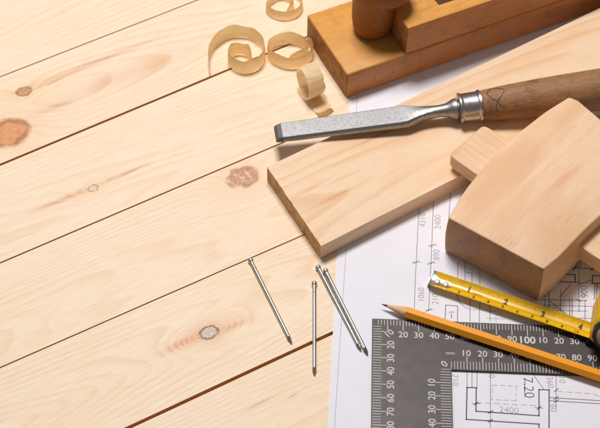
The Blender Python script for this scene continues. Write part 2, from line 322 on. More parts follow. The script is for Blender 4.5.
# ================================================================ pine board
board = empty('pine_board', (-3.48, 4.71, 0), 'pale pine board with rough sawn end lying on the drawing under the chisel', 'board')
bw = wood('board_pine', 34.9, rgb(243, 214, 182), rgb(218, 164, 114), rgb(236, 190, 144), v0=3.0, w0=-2.0, slope=.12, freq=1.3, warp=1.3, ring=.5, fibre=.3, fleck=.25, rough=.55, seed=1.9, blotch=.55,
          streaks=[(7.9, 4.5, 1.4, .16, .6), (9.5, 3.0, 2.0, .14, .5), (14.5, 6.0, 1.5, .15, .5), (10.5, 4.1, 1.2, .12, .5)], bump=.5)
bend = endgrain('sawn_end', rgb(238, 194, 138), rgb(170, 122, 72), 1.2)
dirx = Vector((math.cos(math.radians(34.95)), math.sin(math.radians(34.95))))
p_nr = Vector((-3.48, 4.71)); p_fr = Vector((-7.37, 11.34)); LB = 44
bm = bmesh.new()
N_ = 26; ends = []
for i in range(N_+1):
    p = p_nr.lerp(p_fr, i/N_); j = .045*noise.noise((i*.9, 0, 3.1)) + (.05*noise.noise((i*2.7, 4, 0)))
    ends.append(p+dirx*j)
far = [p_fr+dirx*LB, p_nr+dirx*LB]
poly = ends+far
bp_ = []
for i, p in enumerate(poly): bp_.append(p+(dirx*(.06*noise.noise((i*1.3, 9, 0))) if i <= N_ else Vector((0, 0))))
prism([(p.x, p.y, 1.385) for p in poly], [(p.x, p.y, .012) for p in bp_], bm)
es = [e for e in bm.edges if len(e.link_faces) == 2 and e.calc_face_angle(0) > .8]
bmesh.ops.bevel(bm, geom=es, offset=.035, segments=2, affect='EDGES', profile=.5)
bmesh.ops.recalc_face_normals(bm, faces=bm.faces)
for f in bm.faces:
    c = f.calc_center_median(); d = (Vector((c.x, c.y))-p_nr).dot(dirx)
    if abs(f.normal.z) < .6 and f.normal.xy.dot(dirx) < -.5: f.material_index = 1
obj('plank_body', bm, [bw, bend], board, smooth=25)

# ================================================================ wooden hand plane
PA = 27.9; px_, py_ = Vector((math.cos(math.radians(PA)), math.sin(math.radians(PA)))), Vector((-math.sin(math.radians(PA)), math.cos(math.radians(PA))))
PO = Vector((-2.07, 19.32))
def pp(a, b): q = PO+px_*a+py_*b; return (q.x, q.y)
plane = empty('hand_plane', (*pp(0, 3), 0), 'varnished wooden hand plane with stepped body and round horn, at the back', 'hand plane')
varn = wood('varnished_beech', PA, rgb(224, 160, 78), rgb(190, 122, 50), rgb(210, 142, 62), v0=1, w0=-9, slope=.03, freq=2.6, warp=.5, ring=.25, fibre=.35, fleck=.3, rough=.5, spec=.3, coat=.08, seed=.7, blotch=.4, dirt=.25, dirtc=rgb(150, 92, 42), bump=.12)
varn_s = wood('darker_beech_side', PA, rgb(208, 140, 76), rgb(164, 102, 50), rgb(186, 118, 58), v0=1, w0=-9, slope=.03, freq=2.6, warp=.5, ring=.25, fibre=.4, fleck=.3, rough=.45, spec=.4, coat=.15, seed=.9, blotch=.4, dirt=.3, dirtc=rgb(112, 66, 40), bump=.12)  # same beech in a darker tone for the side faces
horn_m = wood('horn_wood', 80, rgb(162, 98, 38), rgb(112, 64, 24), rgb(138, 80, 30), v0=1, w0=-3, freq=1.8, warp=.6, ring=.35, fibre=.3, rough=.5, spec=.3, coat=.05, seed=2.9, dirt=.25, dirtc=rgb(92, 52, 26))
plend = endgrain('plane_end', rgb(196, 138, 76), rgb(126, 80, 42), 1.0, rough=.6)
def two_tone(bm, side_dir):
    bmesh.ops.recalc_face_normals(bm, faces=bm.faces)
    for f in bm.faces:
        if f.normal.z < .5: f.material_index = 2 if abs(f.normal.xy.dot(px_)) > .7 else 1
W_ = 6.65
def skew(a, b): return pp(a-b*.0, b)
bm = slab([pp(0, 0), pp(34, 0), pp(34, W_), pp(.05, W_)], .012, 2.4)
es = [e for e in bm.edges]
bmesh.ops.bevel(bm, geom=es, offset=.16, segments=3, affect='EDGES', profile=.5)
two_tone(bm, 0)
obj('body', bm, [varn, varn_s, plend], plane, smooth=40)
# raised block with the throat cut into it; local a along, b across
b0, b1, zt = .02, W_-2.6, 5.02
a0 = 4.72
th0, th1 = 3.2, 6.2      # throat start/end measured from a0 at the top
bm = slab([pp(a0, b0), pp(34, b0), pp(34, b0+1.05), pp(a0+th0-.2, b0+1.05), pp(a0+th0-.2, b1), pp(a0-.05, b1)], 2.44, zt)
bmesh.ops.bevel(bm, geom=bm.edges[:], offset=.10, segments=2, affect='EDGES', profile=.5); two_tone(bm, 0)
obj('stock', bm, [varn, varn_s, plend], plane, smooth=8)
bm = bmesh.new()
prism([(*pp(a0+th1, b0+1.055), zt-.004), (*pp(33.9, b0+1.055), zt-.004), (*pp(33.9, b1), zt-.004), (*pp(a0+th1, b1), zt-.004)],
      [(*pp(a0+th0+.6, b0+1.055), 2.42), (*pp(33.9, b0+1.055), 2.42), (*pp(33.9, b1), 2.42), (*pp(a0+th0+.6, b1), 2.42)], bm)
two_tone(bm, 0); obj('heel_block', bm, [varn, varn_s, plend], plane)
bm = bmesh.new()
prism([(*pp(a0+th1-.42, b0+1.2), zt+1.2), (*pp(a0+th1-.08, b0+1.2), zt+1.2), (*pp(a0+th1-.08, b1-.1), zt+1.2), (*pp(a0+th1-.42, b1-.1), zt+1.2)],
      [(*pp(a0+th0-.02, b0+1.2), 2.5), (*pp(a0+th0+.32, b0+1.2), 2.5), (*pp(a0+th0+.32, b1-.1), 2.5), (*pp(a0+th0-.02, b1-.1), 2.5)], bm)
obj('plane_iron', bm, worn_steel('iron_steel', (.62, .5, .42, 1), (.4, .3, .24, 1)), plane)
# round horn: narrow neck below, wider above with a ledge over the block
rings = []
HC = Vector((-.40, 23.95))
prof = [(0.0, .95, 0), (.05, 1.12, 0), (.22, 1.28, 0), (.6, 1.42, 0), (1.2, 1.52, 0), (2.0, 1.57, .0), (3.0, 1.62, 0), (3.72, 1.66, .0), (3.76, 1.70, .75), (3.84, 1.74, .8), (4.1, 1.74, .8), (4.4, 1.74, .8), (5.2, 1.62, .7), (5.8, 1.3, .9), (6.05, .8, .7), (6.12, .3, .6)]
for z, r, ext in prof:
    ring = []
    for k in range(40):
        t = 2*math.pi*k/40; x, y = r*math.cos(t), r*math.sin(t)
        if x > 1e-3: x += ext
        c = Vector((HC.x+.12*z*.3, HC.y)); d = Vector((x, y))
        ring.append((c.x+d.x, c.y+d.y, 2.41+z))
    rings.append(ring)
obj('horn', loft(rings), horn_m, plane, smooth=50)

# ================================================================ wood shavings
def shaving_mat(name, a, b):
    N = NT(name); tc = N.add('ShaderNodeTexCoord').outputs['Object']
    vec = N.add('ShaderNodeMapping', {'Vector': tc, 'Scale': (100,)*3}).outputs[0]
    st = N.noise(N.add('ShaderNodeVectorMath', {0: vec, 1: (.5, .5, 8)}, operation='MULTIPLY').outputs[0], 1.4, 4, .6)
    bl = N.noise(vec, 1.6, 4, .65)
    col = N.mix(N.sstep(st, .38, .68), a, b); col = N.mix(N.math('MULTIPLY', N.sstep(bl, .5, .75), .6), col, b)
    N.set(N.b.inputs['Base Color'], col); N.b.inputs['Roughness'].default_value = .6; N.b.inputs['Specular IOR Level'].default_value = .2
    bp = N.add('ShaderNodeBump', {'Height': N.math('ADD', st, N.noise(vec, 12, 3, .7)), 'Strength': .5, 'Distance': .0005}).outputs[0]
    N.set(N.b.inputs['Normal'], bp)
    tr = N.add('ShaderNodeBsdfTranslucent', {'Color': N.mix(.35, col, rgb(255, 214, 138))})
    mx = N.add('ShaderNodeMixShader', {0: .5, 1: N.b.outputs[0], 2: tr.outputs[0]})
    N.t.links.new(mx.outputs[0], N.n['Material Output'].inputs[0])
    return N.m
shav_m = shaving_mat('shaving_wood', rgb(255, 244, 208), rgb(250, 212, 146))
shav_w = shaving_mat('shaving_wood_pale', rgb(255, 245, 218), rgb(250, 222, 170))
def ribbon(pts, width, nrm, seed, taper=3, thick=.02, n=10, wob=.05, lo=0.0):
    """curl: a smooth path in 3-D, swept along the vector nrm by width"""
    P = catmull(pts, n); nrm = Vector(nrm).normalized(); M = len(P); bm = bmesh.new(); rows = []
    ns = 5
    for i, p in enumerate(P):
        t = (P[min(i+1, M-1)]-P[max(i-1, 0)]).normalized(); s = t.cross(nrm).normalized()
        e = min(i, M-1-i)/taper; k = min(1, .55+.45*e) if e < 1 else 1
        hi = width*k*(1+wob*noise.noise((i*.09, seed, 0))+.16*wob*noise.noise((i*.9, seed, 5))+(.5*wob*max(0, noise.noise((i*.31, seed, 15))-.12)))
        l = lo+wob*.5*width*max(0, noise.noise((i*.08, seed, 9)))
        row = []
        for j in range(ns+1):
            f = j/ns
            row.append(bm.verts.new(p+nrm*(l+(hi-l)*f)+s*(.05*math.sin(f*math.pi)+.035*noise.noise((i*.15, f*2, seed)))))
        rows.append(row)
    for a, b in zip(rows, rows[1:]):
        for k in range(ns): bm.faces.new((a[k], a[k+1], b[k+1], b[k]))
    return bm
SG = 'wood shavings curled beside the hand plane'
s1 = [(-9.01, 22.49), (-9.35, 23.05), (-10.07, 23.25), (-10.65, 22.81), (-10.7, 22.2), (-10.26, 21.62), (-9.45, 21.36), (-8.54, 21.81), (-8.11, 22.84), (-8.36, 23.96), (-9.06, 24.75), (-10.04, 25.05), (-11.12, 24.7), (-11.9, 23.66), (-12.17, 22.42), (-11.98, 21.0)]
o = obj('wood_shaving', ribbon([(x, y, ZT+.015) for x, y in s1], 1.3, (0, 0, 1), 1, wob=.22, taper=9), shav_m, None, base=(-10, 23, ZT))
tag(o, 'large open spiral wood shaving with small inner curl, leftmost of the shavings', 'wood shaving', SG)
s2 = [(-6.3, 22.6), (-5.6, 22.75), (-5.17, 23.0), (-4.98, 23.6), (-5.36, 24.22), (-6.33, 24.55), (-7.42, 24.25), (-7.9, 23.46), (-7.65, 22.66), (-6.59, 22.05), (-5.45, 22.17), (-4.72, 22.95), (-4.66, 23.8), (-5.1, 24.7)]
o = obj('wood_shaving', ribbon([(x, y, ZT+.015) for x, y in s2], 1.2, (0, 0, 1), 2, wob=.18, taper=8), shav_m, None, base=(-6.3, 23.3, ZT))
tag(o, 'round upright ring of wood shaving with ragged lip, standing left of the plane body', 'wood shaving', SG)
s3 = [(-6.7, 27.6), (-6.35, 28.0), (-6.25, 28.5), (-6.6, 29.0), (-7.26, 29.17), (-7.95, 28.6), (-8.22, 27.83), (-7.7, 27.22), (-6.8, 27.0), (-5.92, 27.42), (-5.57, 28.19), (-5.83, 29.14), (-6.7, 29.7)]
o = obj('wood_shaving', ribbon([(x, y, ZT+.015) for x, y in s3], .9, (0, 0, 1), 3, wob=.15, taper=8), shav_m, None, base=(-6.9, 28.2, ZT))
tag(o, 'wood shaving ring cut off by the top edge of the picture', 'wood shaving', SG)
# fourth: rolls on the table, its axis level, tail curling up in front
ax = Vector((.87, .46, .12)).normalized(); fw = Vector((.46, -.87, 0)).normalized(); c4 = Vector((-5.1, 19.35, 1.27))
P4 = []
for k in range(0, 14):
    t = math.radians(262-k*30+0); r = 1.30-.012*k
    P4.append(c4+fw*(math.cos(t)*r*.92)+Vector((0, 0, 1))*(math.sin(t)*r)-ax*(.02*k))
P4 = [c4+fw*2.3+Vector((0, 0, -.78)), c4+fw*1.9+Vector((0, 0, -1.12)), c4+fw*1.3+Vector((0, 0, -1.22)), c4+fw*.6+Vector((0, 0, -1.26))]+P4
o = obj('wood_shaving', ribbon(P4, 1.3, ax, 4, wob=.2, taper=6, thick=.025), shav_w, None, base=(-4.6, 19.2, ZT))
tag(o, 'pale wood shaving rolled on its side with tail curling forward, nearest the plane corner', 'wood shaving', SG)

# ================================================================ chisel
chisel = empty('wood_chisel', (6.4, 16.7, 1.4), 'old steel wood chisel with worn wooden handle lying across the pine board', 'chisel')
CA, CB = Vector((-6.68, 14.25, 1.72)), Vector((15.67, 18.29, 2.95))
Fc = frame_of(CA, CB)
steel = worn_steel('chisel_steel', (.37, .365, .365, 1), (.13, .11, .10, 1), .7, .40)
steel_d = worn_steel('dark_bevel_steel', (.20, .19, .20, 1), (.08, .07, .07, 1), .5, .5)
kx = (CB-CA).length/321.0
def X(p): return (p-279)*kx
def sect(t, hw, ht, ch, zc=0, rnd=0):
    """chamfered section, blended to a round one by rnd"""
    base = [(-hw, -ht), (hw, -ht), (hw, ht-ch*.9), (hw-ch, ht), (-hw+ch, ht), (-hw, ht-ch*.9)]
    n = (12, 4, 3, 10, 3, 4); out = []; rr = math.sqrt(hw*ht)
    for i in range(6):
        (x1, y1), (x2, y2) = base[i], base[(i+1) % 6]
        for q in range(n[i]):
            f = q/n[i]; x, y = x1+(x2-x1)*f, y1+(y2-y1)*f
            a = math.atan2(y/ht, x/hw)
            out.append(Fc(t, x*(1-rnd)+rnd*rr*math.cos(a), y*(1-rnd)+rnd*rr*math.sin(a)+zc))
    return out
blade = [(282, .80, .17, .16, 0, 0), (300, .82, .18, .17, 0, 0), (340, .85, .19, .17, 0, 0), (380, .88, .21, .17, 0, 0), (398, .90, .22, .17, 0, 0), (405, .88, .24, .17, 0, 0), (411, .76, .27, .15, 0, .1),
         (418, .60, .31, .12, 0, .3), (426, .50, .36, .1, 0, .6), (434, .44, .40, .08, 0, .9), (440, .43, .43, .08, 0, 1), (446, .50, .50, .08, 0, 1), (450, .64, .64, .08, 0, 1), (453, .74, .74, .1, 0, 1), (455.5, .74, .74, .1, 0, 1), (456.5, .6, .6, .1, 0, 1), (459, .6, .6, .1, 0, 1)]
bm = bmesh.new()
rings = [sect(X(p), a, b, c, z, r) for p, a, b, c, z, r in blade]
bm = loft(rings)
bl = obj('blade', bm, steel, chisel, smooth=28)
# bevelled tip
tip = [Fc(X(282)-.004, s, h) for s, h in ((-.80, -.17), (.80, -.17), (.80, .02), (.64, .17), (-.64, .17), (-.80, .02))]
tip2 = [Fc(X(282)-e, s, h) for s, h, e in ((-.70, -.24, .50), (.70, -.24, .50), (.76, -.12, .42), (.6, .08, .30), (-.6, .08, .30), (-.78, -.12, .40))]
bm = loft([tip, tip2]); obj('bevelled_tip', bm, steel_d, chisel, smooth=25)
def lathe(F, prof, n=48, wob=0, seed=0):
    return loft([[F(t, r*math.cos(2*math.pi*k/n)*(1+wob*noise.noise((t*.5, math.cos(2*math.pi*k/n), seed))), r*math.sin(2*math.pi*k/n)*(1+wob*noise.noise((t*.5, math.sin(2*math.pi*k/n), seed+3)))) for k in range(n)] for t, r in prof])
fp = [(457, .78), (457.2, 1.0), (458, 1.1), (459.5, 1.1), (460.5, 1.03), (462, 1.02), (474, 1.04), (476, 1.04), (477, 1.12), (479.3, 1.13), (480, 1.06), (480.2, .8)]
obj('ferrule', lathe(Fc, [(X(a), r) for a, r in fp], wob=.02), worn_steel('ferrule_steel', (.58, .56, .56, 1), (.22, .16, .12, 1), .7, .28), chisel, smooth=40)
ang_c = math.degrees(math.atan2(CB.y-CA.y, CB.x-CA.x))
hm = wood('old_handle_wood', ang_c, rgb(166, 122, 80), rgb(108, 74, 46), rgb(138, 98, 60), v0=.5, w0=-2, slope=.05, freq=2.0, ring=.3, fibre=.55, fleck=.6, rough=.55, spec=.35, seed=.2, dirt=.62, dirtc=rgb(92, 68, 48), bump=.4)
hp = [(480.3, .6), (480.4, 1.0), (482, 1.06), (490, 1.12), (510, 1.24), (540, 1.36), (570, 1.44), (600, 1.48), (625, 1.46), (645, 1.36), (658, 1.1), (664, .7), (666, .2)]
obj('handle', lathe(Fc, [(X(a), r) for a, r in hp], wob=.03), hm, chisel, smooth=50)

handle_o = [o for o in chisel.children if o.name.startswith('handle')][0]
def HS(px_, dy):      # point on the handle surface, dy = offset up from the axis as seen from the front
    t = X(px_); r = 1.08+.0045*(px_-480)+.012
    ph = math.radians(129)-math.asin(max(-.95, min(.95, dy/14.6/r))); return Fc(t, r*1.03*math.cos(ph), r*1.03*math.sin(ph))
bm = bmesh.new()
for path in ([(485, 11), (489, 14), (496, 15), (502.5, 12), (498, 6), (494, 2), (492, -4), (493, -9)], [(485, 11), (489, 5), (494, 2), (497, -3), (503, -5)]):
    P = catmull([HS(a, c) for a, c in path], 5); ax_ = (CB-CA).normalized()
    for k in range(len(P)-1):
        a, c = P[k], P[k+1]; d = (c-a).normalized(); nn = (P[k]-(CA+ax_*((P[k]-CA).dot(ax_)))).normalized(); sd = d.cross(nn).normalized()*(.025+.02*noise.noise((k*.7, 2, 1)))
        bm.faces.new([bm.verts.new(q) for q in (a-sd, c-sd, c+sd, a+sd)])
obj('burnt_mark', bm, plain('burnt_wood', rgb(104, 76, 54), rough=.7, var=.2, bump=0), handle_o, recalc=False)

# ================================================================ joiner's mallet
mallet = empty('wooden_mallet', (10.66, 1.72, 0), 'square headed beech mallet lying on its side on the drawing', 'mallet')
MA = 49.0
beech = wood('mallet_beech', MA, rgb(243, 208, 174), rgb(210, 160, 116), rgb(228, 182, 140), v0=2, w0=-12, slope=.02, freq=1.5, warp=1.4, ring=.16, fibre=.3, fleck=.45, rough=.5, spec=.3, seed=3.3, blotch=.9, bump=.22, streaks=[(10.35, 2.76, .35, .05, .9), (10.6, 3.05, .3, .05, .9), (10.45, 2.5, .3, .05, .9), (10.2, 3.4, .25, .04, .8), (14.5, 1.2, .5, .04, .6), (17, 3.5, 1.5, .5, .4)])
beech_h = wood('mallet_handle_beech', -41, rgb(236, 200, 162), rgb(204, 156, 110), rgb(222, 176, 130), v0=2, w0=-6, slope=.03, freq=2.2, warp=.8, ring=.3, fibre=.35, fleck=.3, rough=.5, seed=1.1, blotch=.4)
face_m = wood('worn_shaded_striking_face', 60, rgb(180, 138, 108), rgb(142, 102, 78), rgb(204, 150, 84), v0=2, w0=-6, slope=.03, freq=2.0, warp=1.5, ring=.4, fibre=.5, fleck=.4, rough=.5, spec=.35, seed=2.1, blotch=.8, dirt=.35, dirtc=rgb(92, 64, 52))  # darker than the head: stain and shade both put into the base colour
g_ = .04; ex = Vector((.844, -.536)); sx = Vector((.536, .844)); nl0 = Vector((4.56, 5.67)); nr0 = Vector((10.7, 1.77))
Nn = Vector((-g_*sx.x, -g_*sx.y, 1)).normalized()
def MP(e, s, h):     # h below (negative) / above the top plane of the head
    q = nl0+ex*e+sx*s; z = 3.8+g_*((q-nr0).dot(sx)); return Vector((q.x, q.y, z))+Nn*h
outl = [(.16, -.0), (-.04, 1.8), (-.12, 3.47), (-.05, 5.67), (.26, 8.3), (.49, 9.5), (.92, 11.4), (1.30, 12.6), (1.62, 13.55), (2.3, 13.60), (4.3, 12.98), (9.1, 11.9), (8.95, 9.6), (8.25, 5.67), (7.97, 4.04), (7.64, 1.3), (7.33, -.06)]
cr = catmull([(e, s, 0) for e, s in outl[:9]], 4)
outl = [(p.x, p.y) for p in cr]+outl[9:]
def inset(poly, d):
    n = len(poly); out = []
    for k in range(n):
        p0, p1, p2 = Vector(poly[k-1]), Vector(poly[k]), Vector(poly[(k+1) % n])
        a = (p1-p0).normalized(); c = (p2-p1).normalized(); nn = Vector((a.y, -a.x))+Vector((c.y, -c.x))
        nn = nn.normalized()/max(.5, math.sqrt((1+a.dot(c))/2)); out.append(p1+nn*d)
    return out
def cornered(poly, r):
    out = []; n = len(poly)
    for k in range(n):
        p0, p1, p2 = Vector(poly[k-1]), Vector(poly[k]), Vector(poly[(k+1) % n]); a = (p0-p1); c = (p2-p1)
        if a.angle(c) < math.radians(140):
            A, C_ = p1+a.normalized()*r, p1+c.normalized()*r
            for q in range(5): t = q/4; out.append(A*(1-t)**2+p1*2*t*(1-t)+C_*t*t)
        else: out.append(p1)
    return out
outl = cornered(outl, .16)
lv = [(0, .13), (-.02, .06), (-.06, .02), (-.13, 0), (-1.0, -.07), (-1.9, -.10), (-2.8, -.06), (-3.6, .0), (-3.74, .06), (-3.79, .16)]
bm = loft([[MP(p.x, p.y, h) for p in inset(outl, d)] for h, d in lv])
bmesh.ops.recalc_face_normals(bm, faces=bm.faces)
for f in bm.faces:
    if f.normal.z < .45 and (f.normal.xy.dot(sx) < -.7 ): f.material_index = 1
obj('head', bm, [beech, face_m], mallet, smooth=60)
# handle runs through the head; tip rounded
H0 = MP(-2.7, 7.15, -1.12); H1 = MP(9.1, 5.45, -1.12)
Fh = frame_of(H0, H1, Nn)
rr = []
for t, hw, top, bot in [(-.02, 1.55, -.22, -.82), (.06, 1.70, -.10, -.98), (.2, 1.80, -.03, -1.10), (.45, 1.86, 0, -1.2), (2.0, 1.88, 0, -1.25)]:
    rr.append((t, hw, top, bot))
def hsec(t, hw, top, bot, c=.12):
    pts = [(-hw, bot+c), (-hw, top-c), (-hw+c*.3, top-c*.3), (-hw+c, top), (hw-c, top), (hw-c*.3, top-c*.3), (hw, top-c), (hw, bot+c), (hw-c, bot), (-hw+c, bot)]
    return [Fh(t, a, b) for a, b in pts]
obj('handle', loft([hsec(*q) for q in rr+[(12, 1.98, 0, -1.4), (18, 1.75, 0, -1.4), (26, 1.55, 0, -1.4), (34, 1.7, 0, -1.4), (34.3, 1.6, -.1, -1.3)]]), beech_h, mallet, smooth=35)

# ================================================================ framing square
sq = empty('framing_square', (0, -.10, 0), 'dark grey metal framing square with white millimetre scales lying on the drawing', 'framing square')
N = NT('dark_anodised_metal'); tcs = N.add('ShaderNodeTexCoord').outputs['Object']
vv = N.add('ShaderNodeMapping', {'Vector': tcs, 'Scale': (100,)*3}).outputs[0]
na = N.noise(vv, 1.1, 6, .7); nb = N.noise(vv, 12, 3, .7)
wear = N.math('MULTIPLY', N.sstep(N.noise(N.add('ShaderNodeVectorMath', {0: vv, 1: (5, .5, 1)}, operation='MULTIPLY').outputs[0], 2.5, 4, .7), .58, .8), .12)
dust = N.math('MULTIPLY', N.sstep(N.noise(vv, 5.5, 2, .5), .71, .77), .35)
N.set(N.b.inputs['Base Color'], N.mix(N.math('MAXIMUM', wear, dust), N.mix(N.sstep(na, .4, .7), rgb(68, 61, 60), rgb(62, 56, 55)), rgb(112, 104, 100)))
N.b.inputs['Metallic'].default_value = .35; N.set(N.b.inputs['Roughness'], N.math('MULTIPLY_ADD', na, .08, .42))
N.set(N.b.inputs['Normal'], N.add('ShaderNodeBump', {'Height': nb, 'Strength': .12, 'Distance': .0002}).outputs[0])
white_m = plain('white_scale_print', rgb(206, 202, 200), rough=.5, var=.03, bump=0)
ZS = .17; TX, TY, IX, IY = 34, -34, 5.05, -3.70; QY = -.10
bm = slab([(x, y+QY) for x, y in [(0, 0), (0, TY), (IX, TY), (IX, IY), (TX, IY), (TX, 0)]], .012, ZS)
plate = obj('plate', bm, N.m, sq, bevel=.03, seg=2, smooth=50)
bm = bmesh.new(); z = ZS+.006
def tick(x1, y1, x2, y2, w=.038): stroke(bm, (x1, y1+QY), (x2, y2+QY), w*(1.25 if math.hypot(x1-x2, y1-y2) > .7 else 1), z)
def num(s, x, y, size, ang, bold=.008):
    y += QY
    A_ = math.radians(ang); put_text(bm, s, size, lambda a, b: (x+a*math.cos(A_)-b*math.sin(A_), y+a*math.sin(A_)+b*math.cos(A_), z), bold)
for i in range(2, 336, 2):
    t = i/10; l = .76 if i % 10 == 0 else .36
    tick(t, -.10, t, -.10-l) if i > 2 else None; l = .86 if i % 10 == 0 else .5
    if i > 5: tick(.10, -t, .10+l, -t)
    if i <= 280:
        l = .92 if i % 10 == 0 else .56
        tick(IX+t, IY+.08, IX+t, IY+.08+l); tick(IX-.08, IY-t, IX-.08-l-.05, IY-t)
tick(IX-.62, IY+.0, IX-.06, IY+.0); tick(IX, IY+.08, IX, IY+.6)
for k in range(2, 33):
    s = str(k*10) if k <= 10 else str((k-1) % 10*10+10) if False else (str(k*10) if k <= 9 else ('100' if k % 10 == 0 else str(k % 10*10)))
    big = k % 10 == 0
    num(s, k*1.0, -1.16 if not big else -1.2, .56 if big else .46, 0, .025 if big else .008)
    num(s, 1.20, -k*1.0, .46, 90)
num('10', 1.12, -1.08, .46, 45)
num('0', IX-.45, IY+.42, .48, 45); num('mm', IX-.05, IY+1.22, .17, 0, .0)
for k in range(1, 28):
    s = str(k*10) if k <= 9 else ('100' if k % 10 == 0 else str(k % 10*10))
    num(s, IX+k*1.0, IY+1.30, .46, 0); num(s, IX-1.28, IY-k*1.0, .46, 90)
obj('scale_markings', bm, white_m, plate, recalc=False)

# ================================================================ tape measure
tape = empty('tape_measure', (16.0, -1.4, 0), 'yellow pocket tape measure with its blade pulled out beside the mallet', 'tape measure')
ta = Vector((3.95, 3.05, .56)); tb = Vector((13.92, -.66, .62))
Ft = frame_of(ta, tb)     # t along, s across (+ = away), h up
HW = .62                  # half width
def tz(s): return .24*((s/HW)**2)-.20
LT = (tb-ta).length
bm = bmesh.new(); nx, ny = 30, 12
for lay in (0, -.025):
    for i in range(nx+1):
        for j in range(ny+1):
            s = -HW+2*HW*j/ny; bm.verts.new(Ft(LT*1.08*i/nx, s, tz(s)+lay+.05*math.sin(i/nx*math.pi)*0))
bm.verts.ensure_lookup_table(); st_ = (nx+1)*(ny+1)
for i in range(nx):
    for j in range(ny):
        a = i*(ny+1)+j; q = [a, a+ny+1, a+ny+2, a+1]
        bm.faces.new([bm.verts[k] for k in q]); bm.faces.new([bm.verts[k+st_] for k in q[::-1]])
for i in range(nx):
    for j in (0, ny):
        a = i*(ny+1)+j; b = a+ny+1; bm.faces.new([bm.verts[k] for k in ((a, a+st_, b+st_, b) if j == 0 else (b, b+st_, a+st_, a))])
for j in range(ny):
    for i in (0, nx):
        a = i*(ny+1)+j; b = a+1; bm.faces.new([bm.verts[k] for k in ((a, b, b+st_, a+st_) if i == 0 else (b, a, a+st_, b+st_))])
yel = plain('yellow_tape_paint', rgb(244, 192, 0), rough=.28, spec=.6, var=.03, coat=.7, bump=0)
tbl = obj('tape_blade', bm, yel, tape, smooth=60)
blk = plain('tape_print_black', rgb(52, 40, 22), rough=.5, bump=0, var=0); redm = plain('tape_print_red', rgb(214, 66, 24), rough=.5, bump=0, var=0)
bm = bmesh.new(); br = bmesh.new()
def tplace(t0, s0, ang=0):
    A_ = math.radians(ang)
    return lambda a, b: (lambda aa, bb: Ft(t0+aa, s0+bb, tz(s0+bb)+.012))(a*math.cos(A_)-b*math.sin(A_), a*math.sin(A_)+b*math.cos(A_))
def tstroke(b_, t, s1, s2, w=.025):
    n = 4
    for k in range(n):
        q1, q2 = s1+(s2-s1)*k/n, s1+(s2-s1)*(k+1)/n
        b_.faces.new([b_.verts.new(Ft(*c)) for c in ((t-w/2, q1, tz(q1)+.01), (t+w/2, q1, tz(q1)+.01), (t+w/2, q2, tz(q2)+.01), (t-w/2, q2, tz(q2)+.01))])
tpos = lambda x, y: (Vector((x, y))-ta.xy).dot((tb-ta).xy.normalized())
cm0 = tpos(5.62, 2.12)-2.0*1.0; in0 = tpos(6.29, 2.35)-2.52+.07
for i in range(3, 106):
    t = cm0+.05+i*.1
    if t < 1.25 or t > LT: continue
    tstroke(bm, t, -HW+.03, -HW+(.30 if i % 10 == 0 else .2 if i % 5 == 0 else .13), .02)
for i in range(1, 70):
    t = in0+i*2.52/16
    if t < 1.6 or t > LT: continue
    tstroke(bm, t, HW-.03, HW-(.42 if i % 16 == 0 else .3 if i % 4 == 0 else .17), .02)
for k in range(2, 11):
    if cm0+k < LT-.05: put_text(br if k == 10 else bm, str(k), .27, tplace(cm0+k+.02, -.30), .02)
for k in range(1, 5): put_text(bm, str(k), .40, tplace(in0+k*2.52-.05, .16), .045)
put_text(br, 'metre', .16, tplace(in0+3.2-.1, .03), .01)
for k in range(40):     # the thin rule between the two scales
    t1 = 1.3+k*(LT-1.3)/40; t2 = t1+(LT-1.3)/40*.99
    bm.faces.new([bm.verts.new(Ft(*c)) for c in ((t1, -.085, tz(-.085)+.01), (t2, -.085, tz(-.085)+.01), (t2, -.070, tz(-.07)+.01), (t1, -.070, tz(-.07)+.01))])
obj('printed_scale', bm, blk, tbl, recalc=False); obj('printed_scale', br, redm, tbl, recalc=False)
# hook
chrome = plain('hook_steel', (.62, .61, .59, 1), rough=.38, metal=1, var=.08, bump=0)
hk = [(-.17, -.52, .58), (-.05, -.52, .58), (.05, -.50, .56), (.14, -.44, .40), (.25, -.37, .26), (.38, -.33, .20), (.6, -.29, .19), (.8, -.28, .20), (1.0, -.28, .19), (1.12, -.26, .16), (1.21, -.20, .10), (1.26, -.12, .02)]
bm = bmesh.new(); L2 = []
for lay in (.055, .012):
    L2.append([[bm.verts.new(Ft(t, s0+(s1-s0)*j/8, tz(s0+(s1-s0)*j/8)+lay)) for j in range(9)] for t, s0, s1 in hk])
for i in range(len(hk)-1):
    for j in range(8):
        q = [(i, j), (i+1, j), (i+1, j+1), (i, j+1)]
        bm.faces.new([L2[0][a][c] for a, c in q]); bm.faces.new([L2[1][a][c] for a, c in q[::-1]])
    for j in (0, 8): bm.faces.new([L2[0][i][j], L2[0][i+1][j], L2[1][i+1][j], L2[1][i][j]])
for i in (0, len(hk)-1):
    for j in range(8): bm.faces.new([L2[0][i][j], L2[0][i][j+1], L2[1][i][j+1], L2[1][i][j]])
hook = obj('hook', bm, chrome, tape, smooth=40)
bm = bmesh.new()
prism([Ft(-.19, -.46, -.02), Ft(-.19, .54, .03), Ft(-.14, .54, .03), Ft(-.14, -.46, -.02)], [Ft(-.24, -.40, -.53), Ft(-.24, .46, -.53), Ft(-.19, .46, -.53), Ft(-.19, -.40, -.53)], bm)
obj('hook_lip', bm, chrome, hook, bevel=.012, seg=1)
